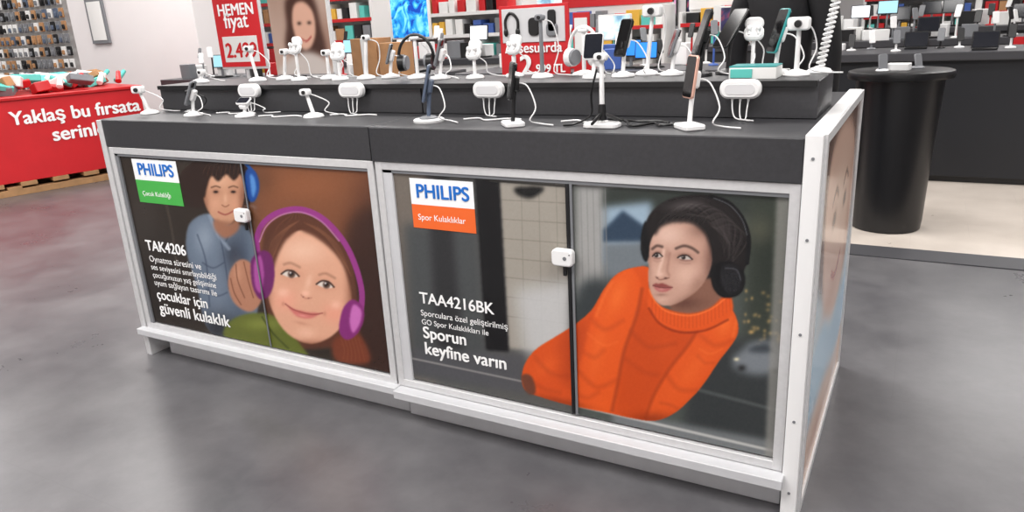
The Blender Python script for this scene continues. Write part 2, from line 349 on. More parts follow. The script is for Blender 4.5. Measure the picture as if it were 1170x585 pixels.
c.blob(258,227,2.2,6,(226,180,152),.6); c.line([(254,234),(258,236),(262,234)],1.2,(130,80,62),.8,1); c.line([(250,242),(258,245),(267,241)],1.8,(150,76,68),.9,1.0)
c.poly([(246,250),(262,256),(272,248),(273,262),(258,272),(246,262)],(156,106,82),1.5)
c.line([(262,180),(278,184),(291,198)],3.6,(30,84,160),1,1)
c.poly([(281,196),(287,192),(294,199),(297,214),(292,229),(285,229),(280,215)],(24,70,146),.8); c.poly([(286,200),(291,203),(293,216),(289,225)],(84,140,206),1)
c.poly([(262,314),(268,302),(278,296),(290,304),(300,328),(298,346),(286,356),(270,348),(262,332)],(178,124,98),1)
c.blob(272,312,5,12,(206,152,122),.6)
for L in ([(270,302),(272,320),(280,340)],[(279,299),(284,320),(290,340)],[(264,318),(268,334),(276,348)]): c.line(L,1.2,(112,68,50),.8,1.1)
gh=c.poly([(300,285),(304,262),(318,247),(340,240),(364,246),(386,263),(400,290),(408,330),(410,370),(418,408),(396,412),(384,398),(330,396),(306,360),(298,320)],(88,50,35),1.5)
for k in range(18): c.line([(334+k*1.2,243+abs(k-5)*.5),(316+k*5,262+k*.9),(302+k*6.4,304+k*2.6)],1.2,[(132,84,58),(62,36,26)][k%2],.4,1.5,clip=gh)
c.poly([(382,388),(405,380),(418,392),(422,414),(385,412)],(116,56,35),2)
for k in range(6): c.line([(390+k*4,386),(394+k*4,400),(392+k*5,412)],.9,(150,84,54),.4,1)
gt=c.poly([(262,368),(285,358),(312,360),(330,378),(345,395),(350,408),(300,396),(258,386)],(96,104,40),1.2)
c.blob(298,370,20,7,(136,144,64),.7,clip=gt); c.line([(300,362),(312,380),(330,398)],2,(56,64,22),.7,1.5,clip=gt)
# girl face: round cheeks, big eyes, soft closed smile
GF=[(312,300),(320,278),(336,265),(356,263),(376,272),(392,292),(400,318),(402,342),(397,362),(386,378),(372,388),(356,392),(340,388),(326,378),(315,362),(308,342),(307,320)]
gf=c.poly(GF,(222,166,138),.8)
c.blob(346,286,26,14,(242,198,172),.75,clip=gf); c.blob(326,342,14,13,(238,164,140),.75,clip=gf); c.blob(383,358,13,12,(234,156,132),.75,clip=gf); c.blob(324,334,6,5,(250,202,178),.55,clip=gf); c.blob(384,348,6,5,(248,196,172),.55,clip=gf)
c.blob(403,335,7,42,(140,88,66),.75,clip=gf); c.blob(306,345,5,34,(156,102,78),.65,clip=gf); c.blob(352,393,32,5,(156,100,76),.7,clip=gf); c.blob(350,380,10,6,(242,192,166),.6,clip=gf)
# hair parted over the forehead
c.poly([(304,320),(304,290),(312,266),(330,252),(346,249),(340,262),(326,276),(317,294),(312,312),(309,330)],(92,54,38),1.6)
c.poly([(340,250),(362,252),(384,266),(400,292),(406,326),(405,352),(400,326),(392,302),(378,284),(360,270),(344,262)],(92,54,38),1.6)
for k in range(6):
    c.line([(342-k*2,252+k),(326-k*3,266+k*2),(314-k*1.5,290+k*4)],1,(144,94,66),.35,1.4); c.line([(348+k*3,254+k),(372+k*3,270+k*2),(394+k*1.5,300+k*3)],1,(144,94,66),.35,1.4)
for (ex,ey,a,w) in ((332,313,12,9.2),(372,325,14,9.2)):
    A=math.radians(a); R=lambda x,y:(ex+x*math.cos(A)-y*math.sin(A),ey+x*math.sin(A)+y*math.cos(A))
    c.blob(ex,ey,12,7,(196,136,110),.5,ang=a,clip=gf)
    c.poly([R(-w,1.4),R(-w*.5,-2.9),R(w*.35,-3.5),R(w,.4),R(w*.45,3.0),R(-w*.4,3.4)],(224,212,202),.5)
    x,y=R(1.6,-.3); c.blob(x,y,4.4,4.4,(72,48,38),.97,hard=3); c.blob(x,y,2.1,2.1,(18,11,9),.95,hard=2); c.blob(x-1.3,y-1.6,1.1,1.1,(255,255,255),.95); c.blob(x+1.2,y+1.6,1.2,1,(130,92,70),.6)
    c.line([R(-w-.6,1.8),R(-w*.5,-3.3),R(w*.35,-4.0),R(w+1.2,.2)],2.0,(44,27,23),.85,1.2)
    c.line([R(-9,-9.5),R(-2,-12.5),R(9,-10)],2.4,(134,92,70),.5,2.6)
c.blob(353,322,3.5,9,(244,200,174),.5,ang=16); c.blob(349.5,335,4.8,3.6,(246,192,166),.85); c.line([(344.5,336.6),(348,340),(352,340.8),(356.5,340)],1.2,(170,102,84),.6,1.5); c.blob(347,339,1.1,.8,(120,66,56),.7); c.blob(353,340.4,1.1,.8,(120,66,56),.7)
c.poly([(329,349),(337,353),(344,354.5),(349,356),(356,356.8),(366,358),(357,363),(348,363.5),(338,360)],(206,116,108),.9); c.line([(326.5,347),(335,353),(346,356.8),(358,359),(369,357.5)],1.4,(140,64,60),.8,1.2); c.blob(346,360.5,6,1.2,(234,160,150),.6,ang=12)
c.blob(324,347,1.8,2.4,(180,114,92),.5); c.blob(371.5,358,1.8,2.4,(178,112,90),.5); c.blob(345,369,8,1.8,(190,128,104),.45,ang=12)
c.line([(296,296),(294,272),(302,254),(320,242),(345,239),(370,250),(392,274),(406,302),(414,334),(412,362)],6.5,(148,56,132),1,1)
c.line([(297,276),(305,258),(322,245.5),(345,242.5),(368,253),(388,275)],1.5,(218,144,206),.75,1)
c.poly([(288,296),(300,286),(311,292),(314,316),(309,336),(298,342),(290,330),(287,312)],(108,34,98),.8); c.poly([(291,300),(298,292),(302,312),(299,334),(292,326)],(172,80,158),1)
c.poly([(395,348),(404,342),(415,350),(416,366),(408,382),(396,388),(388,378),(390,360)],(130,42,114),.8); c.poly([(404,348),(413,354),(412,368),(404,380),(400,366)],(198,108,182),1)
c.noise(.04,5)
artB=c

YF=-0.002
def mk(art): return lambda A,B: art.sample(*board_to_art(A,B))
pB=printed_board('advertising_poster',-2.875,-1.572,0.168,0.902,360,210,lambda a,b:np.stack([a,0*a+YF,b],1),mk(artB))
pA=printed_board('advertising_poster',-1.478,-0.262,0.168,0.902,560,340,lambda a,b:np.stack([a,0*a+YF,b],1),mk(artA))
def quad(name,x0,x1,z0,z1,y,mt,parent):
    b=MB(); b.box(x0,x1,y-.0006,y,z0,z1,mt,.0005,.0002); return b.obj(name,parent)
yt=YF-.0012
quad('brand_label_top',-2.80,-2.53,.806,.892,yt,LABW,pB); quad('brand_label_bottom',-2.80,-2.53,.712,.806,yt,GRN,pB)
label('PHILIPS',-2.772,-2.56,.829,yt-.001,TXTB,'lettering_brand',pB,.026)
label('Çocuk Kulaklığı',-2.772,-2.60,.742,yt-.001,TXTW,'lettering_category',pB,.0)
label('TAK4206',-2.822,-2.575,.503,yt,TXTW,'lettering_model',pB,.025)
for i,(t,w) in enumerate([('Oynatma süresini ve',.32),('ses seviyesini sınırlayabildiği',.40),('çocuğunuzun yaş gelişimine',.39),('uyum sağlayan tasarımı ile',.385)]):
    label(t,-2.82,-2.82+w,.452-.0355*i,yt,TXTW,'lettering_small_%d'%i,pB,0)
label('çocuklar için',-2.82,-2.505,.283,yt,TXTW,'lettering_claim_1',pB,.018)
label('güvenli kulaklık',-2.82,-2.385,.218,yt,TXTW,'lettering_claim_2',pB,.018)
quad('brand_label_top',-1.415,-1.178,.802,.887,yt,LABW,pA); quad('brand_label_bottom',-1.415,-1.178,.724,.802,yt,ORG,pA)
label('PHILIPS',-1.394,-1.20,.826,yt-.001,TXTB,'lettering_brand',pA,.026)
label('Spor Kulaklıklar',-1.394,-1.215,.752,yt-.001,TXTW,'lettering_category',pA,0)
label('TAA4216BK',-1.419,-1.133,.462,yt,TXTW,'lettering_model',pA,.018)
label('Sporculara özel geliştirilmiş',-1.421,-1.087,.416,yt,TXTW,'lettering_small_1',pA,0)
label('GO Spor Kulaklıkları ile',-1.421,-1.16,.384,yt,TXTW,'lettering_small_2',pA,0)
label('Sporun',-1.419,-1.25,.335,yt,TXTW,'lettering_claim_1',pA,.025)
label('keyfine varın',-1.419,-1.104,.275,yt,TXTW,'lettering_claim_2',pA,.025)

# ------------------------------------------------------------------ display counter
ctr=empty('display_counter')
b=MB()
b.box(-2.955,-1.553,-.012,1.0,.937,1.047,TOP,.004,.003); b.box(-1.547,-.242,-.018,1.0,.937,1.047,TOP,.004,.003)
b.obj('worktop',ctr)
b=MB(); b.box(-2.955,-1.56,.30,.62,1.047,1.152,TOP,.004,.003); b.box(-1.556,-.255,.30,.62,1.047,1.152,TOP,.004,.003)
b.box(-2.95,-.26,.286,.30,1.135,1.152,BLACK,.001,.001); b.obj('raised_tier',ctr)
b=MB()
b.box(-2.945,-.245,.012,.99,.11,.936,SILLM,.002,.001)
b.box(-2.87,-1.545,.04,.96,0,.11,SILLM,.002,.001); b.box(-1.535,-.25,.03,.96,0,.11,SILLM,.002,.001)
b.obj('cabinet_body',ctr)
b=MB()
def frame(x0,x1,z0,z1,w):
    b.box(x0,x1,-.012,.012,z1-w,z1,ALU,.002,.001); b.box(x0,x1,-.012,.012,z0,z0+w,ALU,.002,.001)
    b.box(x0,x0+w,-.0125,.012,z0,z1,ALU,.002,.001); b.box(x1-w,x1,-.0125,.012,z0,z1,ALU,.002,.001)
    b.box(x0+w,x1-w,-.009,.012,z1-w-.010,z1-w,GREY,.001,.0005)
frame(-2.92,-1.549,.135,.936,.026); frame(-1.541,-.243,.135,.936,.026)
b.box(-2.894,-2.875,-.009,.012,.161,.91,GREY,.001,.0005)
b.box(-1.515,-1.478,-.009,.012,.161,.91,SILLM,.001,.0005)
b.obj('door_frames',ctr)
b=MB()
b.plate(TR(-2.245,-.012,.122),1.42,.062,.028,.003,SILLM,.002); b.plate(TR(-.885,-.018,.118),1.30,.075,.03,.003,SILLM,.002)
b.box(-2.93,-1.54,-.01,.02,.085,.12,ALU,.002,.001); b.box(-1.53,-.243,-.012,.02,.078,.12,ALU,.002,.001)
b.obj('sill_ledges',ctr)
b=MB(); b.box(-2.962,-2.93,-.014,1.0,0,1.045,ALU,.002,.001)
b.box(-.2405,-.2,-.022,1.005,0,1.056,WHITE,.003,.002)
for z in (.08,.3,.55,.8,1.0): b.cyl((-.22,-.024,z),(-.22,-.021,z),.004,.004,GREY,10)
b.obj('end_panels',ctr)
b=MB(); b.box(-.869,-.858,-.011,-.004,.17,.90,BLACK,.001,.001); b.box(-.857,-.849,-.009,-.004,.17,.90,GREY,.001,.001)
b.box(-2.168,-2.163,-.009,-.004,.168,.90,GREY,.001,.001)
b.obj('sliding_glass_edges',ctr)
def lock(x,z):
    b=MB(); b.plate(TR(x,-.022,z,90),.066,.05,.026,.012,WHITE,.004); b.cyl((x+.01,-.036,z),(x+.01,-.034,z),.006,.006,GREY,12); b.cyl((x+.025,-.036,z+.012),(x+.025,-.034,z+.012),.002,.002,BLACK,8)
    b.box(x-.005,x+.006,-.016,-.010,z-.06,z,BLACK,.001,.001)
    return b.obj('door_lock')
lock(-.876,.686); lock(-2.185,.708)
# side graphic: faded family photograph
c=Canvas(0,0,100,105,3,(176,206,222))
c.poly([(-9,-9),(109,-9),(109,115),(-9,115)],(196,214,224),0,smooth=False)
c.poly([(2,-5),(98,-5),(104,30),(86,52),(60,56),(30,50),(6,36)],(110,84,74),3)
c.poly([(16,10),(50,2),(84,12),(92,34),(84,56),(64,66),(40,62),(20,44)],(230,192,172),2); c.blob(50,26,20,12,(244,214,194),.7); c.blob(84,42,8,20,(190,142,120),.6); c.blob(44,56,20,6,(200,152,130),.5)
for ex in (38,66): c.blob(ex,30,4,2,(60,40,34),.8); c.line([(ex-7,24),(ex,21),(ex+7,24)],1.5,(100,70,58),.7,1.2)
c.line([(42,48),(54,52),(66,48)],2,(180,90,84),.8,1.2); c.blob(53,38,3,6,(240,200,178),.6)
c.poly([(-5,66),(30,60),(60,70),(105,64),(105,84),(60,90),(-5,86)],(172,206,230),2)
c.poly([(-5,88),(40,84),(80,90),(105,86),(105,112),(-5,112)],(226,192,172),3); c.blob(30,96,16,6,(200,150,126),.6); c.blob(80,98,10,8,(236,226,222),.7)
artC=c
pC=printed_board('advertising_poster',.03,.975,.03,1.03,110,110,lambda a,b:np.stack([0*a-.1985,a,b],1),lambda A,B:artC.sample(A*100,105-B*100))
b=MB()
for (y0,y1,z0,z1) in ((-.002,.03,0,1.055),(.975,1.004,0,1.055),(0.03,.975,1.03,1.055),(.03,.975,0,.03)): b.box(-.2,-.192,y0,y1,z0,z1,ALU,.001,.001)
b.obj('edge_trim',ctr)

# ------------------------------------------------------------------ devices on the counter
ZT=1.047; ZR=1.152; CR=.0021
def phone_stand(x,y,z,h,post=WHITE,ph=BLACK,yaw=0,tilt=18,size=(.07,.14),base='round',pod=WHITE,cable=WHITE,lean=0,name='phone_display_stand'):
    b=MB(); R=Matrix.Rotation(math.radians(yaw),4,'Z'); T=Matrix.Translation((x,y,z))@R
    def L(px,py,pz): return T@Vector((px,py,pz))
    if base=='round': b.lathe(T,[(.036,0),(.038,.003),(.036,.010),(.020,.014),(.012,.018)],post,24)
    elif base=='ring':
        b.lathe(T,[(.048,0),(.05,.003),(.05,.009),(.046,.012)],WHITE,28); b.lathe(T,[(.03,.012),(.03,.016),(.02,.02)],GREY,20)
    else: b.plate(T@TR(0,0,.007),.085,.06,.014,.012,WHITE,.003)
    top=h-size[1]*.42
    b.tube([L(0,0,.01),L(lean*.3,.004,top*.5),L(lean,.012,top)],.0065,post,10)
    Mp=T@TR(lean,.006,top,90-tilt,0,0)
    b.plate(Mp@TR(0,0,-.008),.034,.045,.016,.008,pod,.003)
    b.plate(Mp@TR(0,size[1]*.05,.005),size[0],size[1],.0085,.009,ph,.002,5)
    b.plate(Mp@TR(0,size[1]*.05,.0096),size[0]-.006,size[1]-.007,.0008,.007,GLOSSB if ph!=WHITE else SCRD,.0003,5)
    b.plate(Mp@TR(size[0]*.28,size[1]*.42,-.001),.018,.022,.006,.005,GLOSSB,.001)
    if cable: 
        b.tube([L(lean,.02,top),L(lean+.02,.045,top-.01),L(.05,.06,top*.45),L(.055,.04,.02),L(.04,.075,.006),L(.09,.10,.006)],CR,cable,7)
    return b.obj(name)
def pole_stand(x,y,z,h,post=WHITE,head=WHITE,base=WHITE,yaw=0,lean=.0,tripod=False,name='camera_display_stand',cable=WHITE,hs=1.0):
    b=MB(); T=TR(x,y,z,0,0,yaw)
    L=lambda a,c,d:T@Vector((a,c,d))
    if tripod:
        b.plate(T@TR(0,0,.007),.10,.06,.014,.015,WHITE,.003)
        for a in (20,140,260): b.cyl(L(0,0,.04),L(.055*math.cos(math.radians(a)),.055*math.sin(math.radians(a)),.016),.006,.004,BLACK,8)
        b.cyl(L(0,0,.02),L(0,0,.065),.012,.010,BLACK)
    else:
        b.lathe(T,[(.036,0),(.038,.004),(.034,.011),(.014,.018)],base,24)
    b.cyl(L(0,0,.012),L(lean*.9,0,h-.03*hs),.0075,.0062,post,12)
    b.plate(T@TR(lean,-.004,h-.018*hs,90,0,0),.05*hs,.03*hs,.03*hs,.009,head,.004)
    b.cyl(L(lean,-.018*hs,h-.018*hs),L(lean,-.026*hs,h-.018*hs),.009*hs,.008*hs,GLOSSB,16)
    if cable: b.tube([L(lean,.012,h-.02),L(lean+.03,.03,h-.035),L(.045,.04,h*.45),L(.03,.03,.02),L(.07,.05,.006),L(.12,.03,.006)],CR,cable,7)
    return b.obj(name)
def earbud_stand(x,y,z,h,yaw=0,col=WHITE,name='earbud_display_stand'):
    b=MB(); T=TR(x,y,z,0,0,yaw); L=lambda a,c,d:T@Vector((a,c,d))
    b.lathe(T,[(.032,0),(.034,.004),(.030,.011),(.012,.016)],WHITE,22); b.cyl(L(0,0,.012),L(0,0,h-.03),.006,.006,WHITE,10)
    b.plate(T@TR(0,0,h-.022,60,0,0),.058,.046,.022,.019,col,.006,6); b.plate(T@TR(0,.016,h+.006,8,0,0)@TR(0,0,0,90),.056,.038,.010,.018,col,.004,6)
    for s in (-1,1): b.ball(L(s*.013,-.012,h-.006),.008,col,(1,1,1.2)); b.cyl(L(s*.013,-.012,h-.008),L(s*.013,-.018,h-.024),.003,.003,col,8)
    b.tube([L(0,.012,h-.03),L(.03,.03,h*.5),L(.03,.04,.02),L(.06,.06,.006),L(.11,.04,.006)],CR,WHITE,7)
    return b.obj(name)
def headset_stand(x,y,z,h,yaw=0,col=BLACK,name='headphones_on_stand'):
    b=MB(); T=TR(x,y,z,0,0,yaw); L=lambda a,c,d:T@Vector((a,c,d))
    b.lathe(T,[(.04,0),(.042,.004),(.038,.011),(.014,.018)],WHITE,24); b.cyl(L(0,0,.012),L(0,0,h-.012),.007,.007,WHITE,10); b.plate(T@TR(0,0,h-.012),.04,.03,.012,.012,WHITE,.004)
    b.tube([L(-.07*math.cos(a),0,h-.085+.085*math.sin(a)) for a in [math.radians(-10+20*i) for i in range(11)]],.006,col,8)
    for s in (-1,1):
        b.cyl(L(s*.069,0,h-.10),L(s*.045,0,h-.10),.032,.03,col,20); b.cyl(L(s*.047,0,h-.10),L(s*.036,0,h-.10),.028,.026,GREY,20)
    b.tube([L(.02,.01,h-.03),L(.05,.03,h*.5),L(.05,.05,.01),L(.1,.05,.006)],CR,WHITE,7)
    return b.obj(name)
def hub(x,z=1.132,w=.112,h=.052,y=.271,name='security_alarm_hub'):
    b=MB(); b.plate(TR(x,y,z,90),w,h,.028,.024,WHITE,.006,7); b.plate(TR(x,y-.0145,z,90),w-.03,h-.024,.002,.013,mat('white_inset',(214,214,216),.4),.0006,6)
    for i,dx in enumerate((-.022,0,.022)):
        b.cyl((x+dx,y,z-h/2+.003),(x+dx,y,z-h/2-.008),.004,.003,WHITE,8)
        b.tube([(x+dx,y,z-h/2-.006),(x+dx*.9,y-.004,z-h/2-.03),(x+dx*.6+.003*i,y-.008,ZT+.010),(x+dx*.5+.012,y-.018-.006*i,ZT+.004),(x+dx*.5+.035,y-.028-.006*i,ZT+.004)],.002,WHITE,6)
    return b.obj(name)
for hx in (-2.37,-1.845,-1.265,-.455): hub(hx)
pole_stand(-2.87,.17,ZT,.12,lean=-.03,yaw=20)
phone_stand(-2.56,.14,ZT,.125,post=WHITE,ph=GREY,yaw=-60,tilt=24,size=(.06,.10))
pole_stand(-2.64,.2,ZT,.10,post=BLACK,head=BLACK,lean=.02,base=BLACK,cable=BLACK)
phone_stand(-2.27,.14,ZT,.07,post=WHITE,ph=WHITE,yaw=10,tilt=60,size=(.055,.04),base='round',name='watch_display_stand')
pole_stand(-1.94,.16,ZT,.105,lean=-.02,yaw=10,hs=.8)
phone_stand(-1.40,.11,ZT,.165,post=SLATE,ph=SLATE,yaw=-62,tilt=14,size=(.055,.12),base='ring',pod=SLATE)
phone_stand(-1.07,.07,ZT,.17,post=BLACK,ph=BLACK,yaw=-50,tilt=8,size=(.055,.11),base='square',pod=BLACK,cable=WHITE)
pole_stand(-.79,.08,ZT,.205,tripod=True,cable=None,hs=.75)
phone_stand(-.545,.085,ZT,.175,post=WHITE,ph=ROSE,yaw=-50,tilt=8,size=(.06,.11),base='square')
b=MB()
b.tube([(-.77,.09,ZT+.03),(-.74,.13,ZT+.012),(-.70,.08,ZT+.006),(-.66,.14,ZT+.006),(-.63,.10,ZT+.006),(-.60,.12,ZT+.006),(-.585,.09,ZT+.006)],.004,BLACK,8)
b.tube([(-.78,.1,ZT+.02),(-.72,.17,ZT+.006),(-.66,.18,ZT+.006),(-.62,.15,ZT+.006)],.0035,BLACK,8)
b.tube([(-.80,.07,ZT+.16),(-.83,.1,ZT+.09),(-.84,.12,ZT+.03),(-.88,.10,ZT+.006),(-.9,.06,ZT+.006)],.003,BLACK,8)
b.obj('charging_cable')
b=MB()
for (x,y) in ((-2.2,.14),(-1.3,.16),(-2.5,.2),(-1.9,.2),(-.95,.15)):
    b.tube([(x,y,ZT+.004),(x+.04,y+.03,ZT+.004),(x+.09,y-.01,ZT+.004),(x+.15,y+.03,ZT+.004),(x+.2,y+.02,ZT+.004)],.0025,WHITE,7)
b.obj('white_cable')
def R(x,y=.46): return (x,y,ZR)
pole_stand(*R(-2.83,.42),.06,lean=.02,hs=.8); pole_stand(*R(-2.52),.15,lean=-.02,yaw=15,hs=.8); pole_stand(*R(-2.42,.52),.13,lean=.02,hs=.8)
earbud_stand(*R(-2.28),.15); pole_stand(*R(-2.17,.52),.12,hs=.8)
earbud_stand(*R(-2.06),.12,20); pole_stand(*R(-1.96,.5),.17,lean=.02,hs=.7); phone_stand(*R(-1.87,.54),.12,ph=GREY,yaw=-60,size=(.05,.08))
headset_stand(*R(-1.71,.5),.16,15); phone_stand(*R(-1.58),.13,post=WHITE,ph=GREY,yaw=-75,size=(.055,.10))
earbud_stand(*R(-1.43),.11); earbud_stand(*R(-1.30,.52),.12,-10)
pole_stand(*R(-1.16),.21,post=GREY,head=GREY,hs=.7); headset_stand(*R(-1.04,.54),.16,-20,WHITE)
phone_stand(*R(-.955,.42),.13,ph=WHITE,yaw=5,size=(.065,.085),name='speaker_display_stand'); phone_stand(*R(-.87),.165,ph=BLACK,yaw=-30,size=(.055,.12))
pole_stand(*R(-.81,.52),.22,lean=.02,hs=1.2); phone_stand(*R(-.72,.5),.13,ph=GREY,yaw=-65,size=(.055,.09))
phone_stand(*R(-.62),.18,post=BLACK,ph=BLACK,pod=BLACK,yaw=-60,size=(.065,.14)); phone_stand(*R(-.55,.52),.185,post=BLACK,ph=BLACK,pod=BLACK,yaw=-35,tilt=38,size=(.065,.14))
earbud_stand(*R(-.48,.54),.14,10); phone_stand(*R(-.405,.5),.17,ph=TEAL,yaw=-50,size=(.055,.13)); pole_stand(*R(-.335,.43),.165,lean=.0,hs=1.2)
b=MB(); T=TR(-.285,.52,ZR); b.lathe(T,[(.034,0),(.036,.004),(.03,.012),(.012,.018)],WHITE,24)
P=[]
for i in range(150):
    t=i/149; a=t*2*math.pi*16; P.append((-.285+.035*t+.011*math.cos(a),.52+.011*math.sin(a),ZR+.01+.21*t))
b.tube(P,.0035,WHITE,6,n=1,smooth=False); b.cyl((-.285,.52,ZR+.01),(-.25,.52,ZR+.22),.004,.004,WHITE,8); b.obj('coiled_cable_stand')
b=MB(); b.box(-.505,-.375,.34,.44,ZR,ZR+.032,BOXW,.002,.001); b.box(-.50,-.44,.335,.341,ZR+.004,ZR+.028,BOXT,.001,.0005); b.box(-.505,-.375,.34,.44,ZR+.032,ZR+.036,TEAL,.002,.001); b.obj('product_carton')
sg=empty('offer_sign'); b=MB(); b.box(-1.585,-1.27,.93,.942,1.10,1.40,REDM,.004,.001); b.box(-1.57,-1.285,.925,.931,1.255,1.388,mat('sign_grey',(214,214,216),.5),.003,.001)
b.cyl((-1.43,.94,1.047),(-1.43,.94,1.12),.006,.006,ALU,10); b.plate(TR(-1.43,.94,1.053),.12,.09,.012,.01,ALU,.002); b.obj('sign_board',sg)
b=MB(); b.tube([(-1.55,.922,1.30),(-1.55,.922,1.345),(-1.525,.922,1.372),(-1.495,.922,1.345),(-1.495,.922,1.30)],.006,BLACK,8); b.ball((-1.55,.921,1.297),.014,BLACK,(.7,.5,1.2)); b.ball((-1.495,.921,1.297),.014,BLACK,(.7,.5,1.2))
b.plate(TR(-1.42,.921,1.315,90),.05,.07,.01,.018,BLACK,.003); b.plate(TR(-1.34,.921,1.335,90),.035,.085,.01,.012,BLACK,.003); b.plate(TR(-1.34,.921,1.30,90),.05,.05,.01,.014,GREY,.003); b.obj('pictured_gadgets',sg)
label('Aksesuarda',-1.56,-1.30,1.215,.925,TXTW,'lettering_1',sg,.02); label('12.',-1.55,-1.44,1.125,.925,TXTW,'lettering_2',sg,.04); label('999 TL',-1.42,-1.29,1.135,.925,TXTW,'lettering_3',sg,.03)
b=MB(); b.box(-1.24,-1.17,.9,.912,1.047,1.36,RED2,.004,.001); b.box(-1.232,-1.178,.896,.901,1.2,1.34,BOXW,.002,.001); b.obj('offer_sign')

# ------------------------------------------------------------------ room
def plain(name,x0,x1,y0,y1,z0,z1,mt):
    b=MB(); b.plate(TR((x0+x1)/2,(y0+y1)/2,(z0+z1)/2),x1-x0,y1-y0,z1-z0,.001,mt,.0005,1); return b.obj(name)
def floor_mat(name,c1,c2,rough,seam,tile,alt=.97):
    m=bpy.data.materials.new(name);m.use_nodes=True;nt=m.node_tree;b=nt.nodes['Principled BSDF'];N=nt.nodes.new;Lk=nt.links.new
    tc=N('ShaderNodeTexCoord');n1=N('ShaderNodeTexNoise');n1.inputs['Scale'].default_value=1.6;n1.inputs['Detail'].default_value=6;n1.inputs['Roughness'].default_value=.65
    n2=N('ShaderNodeTexNoise');n2.inputs['Scale'].default_value=60;n2.inputs['Detail'].default_value=3
    mx=N('ShaderNodeMix');mx.data_type='RGBA';mx.inputs['A'].default_value=(*rgb(*c1),1);mx.inputs['B'].default_value=(*rgb(*c2),1)
    r=N('ShaderNodeValToRGB');r.color_ramp.elements[0].position=.4;r.color_ramp.elements[1].position=.68
    Lk(tc.outputs['Object'],n1.inputs['Vector']);Lk(tc.outputs['Object'],n2.inputs['Vector']);Lk(n1.outputs['Fac'],r.inputs['Fac']);Lk(r.outputs['Color'],mx.inputs['Factor'])
    br=N('ShaderNodeTexBrick');br.offset=0.5;br.inputs['Scale'].default_value=1;br.inputs['Brick Width'].default_value=tile;br.inputs['Row Height'].default_value=tile/2;br.inputs['Mortar Size'].default_value=.002
    br.inputs['Color1'].default_value=(1,1,1,1);br.inputs['Color2'].default_value=(alt,alt,alt,1);br.inputs['Mortar'].default_value=(seam,seam,seam,1)
    Lk(tc.outputs['Object'],br.inputs['Vector'])
    m2=N('ShaderNodeMix');m2.data_type='RGBA';m2.blend_type='MULTIPLY';m2.inputs['Factor'].default_value=1;Lk(mx.outputs['Result'],m2.inputs['A']);Lk(br.outputs['Color'],m2.inputs['B']);Lk(m2.outputs['Result'],b.inputs['Base Color'])
    mr=N('ShaderNodeMapRange');mr.inputs['To Min'].default_value=rough-.1;mr.inputs['To Max'].default_value=rough+.1;Lk(n1.outputs['Fac'],mr.inputs['Value']);Lk(mr.outputs['Result'],b.inputs['Roughness'])
    bp=N('ShaderNodeBump');bp.inputs['Strength'].default_value=.05;Lk(n2.outputs['Fac'],bp.inputs['Height']);Lk(bp.outputs['Normal'],b.inputs['Normal'])
    return m
plain('floor',-18,8,-5,14,-.1,0,floor_mat('dark_vinyl_floor',(88,87,90),(112,111,113),.30,.94,1.6,.985))
WALLM=mat('white_wall_paint',(228,224,224),.7,noise=.02,nscale=2)
LF=floor_mat('beige_tile_floor',(196,186,176),(212,202,192),.3,.92,.6)
b=MB(); b.box(-3.5,7.9,2.66,7.5,0.0,.004,LF,.001,.001); b.obj('floor_tile_area')
b=MB(); b.box(-3.5,7.9,2.46,2.66,0,.006,mat('dark_threshold_strip',(62,62,66),.5),.001,.001); b.obj('trim_floor')
plain('wall_back',-18,8,14,14.2,0,4.2,WALLM); plain('wall_left',-18.2,-18,-5,14,0,4.2,WALLM); plain('wall_right',8,8.2,-5,14,0,4.2,WALLM); plain('wall_front',-18,8,-5.2,-5,0,4.2,WALLM)
plain('ceiling',-18,8,-5,14,4.2,4.3,mat('ceiling_paint',(215,215,215),.8))
plain('pillar',-9.75,-7.42,4.2,4.9,0,4.2,WALLM)
b=MB(); b.box(-9.35,-9.0,4.17,4.2,1.32,1.86,GREY,.01,.004); b.box(-9.31,-9.04,4.165,4.172,1.36,1.82,BOXW,.004,.001); b.obj('notice_frame')

# red promo bin on pallet, turned obliquely to the counter
dr=Vector((.267,.964,0)).normalized(); ang=math.degrees(math.atan2(dr.y,dr.x))
BT=Matrix.Translation((-7.46,1.72,0))@Matrix.Rotation(math.radians(ang),4,'Z')
bn=empty('promotion_bin'); b=MB()
b.plate(BT@TR(.15,.62,.50),2.6,1.16,.76,.01,REDM,.004); b.plate(BT@TR(.15,.62,.885),2.64,1.2,.03,.01,RED2,.004); b.obj('bin_body',bn)
b=MB()
for yy in (.08,.62,1.16): b.plate(BT@TR(.15,yy,.03),2.6,.1,.06,.004,WOOD,.002)
for k in range(10): b.plate(BT@TR(-1.1+k*.275,.62,.10),.14,1.18,.04,.003,WOOD,.002)
for k in (-1.1,.15,1.4): 
    for yy in (.08,.62,1.16): b.plate(BT@TR(k,yy,.07),.12,.1,.03,.003,WOOD,.002)
b.obj('pallet',bn)
for t,x,w,z in (('Yaklaş bu fırsata',.25,1.16,.65),('serinleyin',.56,.68,.46)):
    Mx=BT@Matrix.Translation((x,.034,z))@Matrix.Rotation(math.pi/2,4,'X')
    label(t,0,w,0,0,TXTW,'bin_lettering',bn,.03,M=Mx)
rnd=random.Random(4); b=MB()
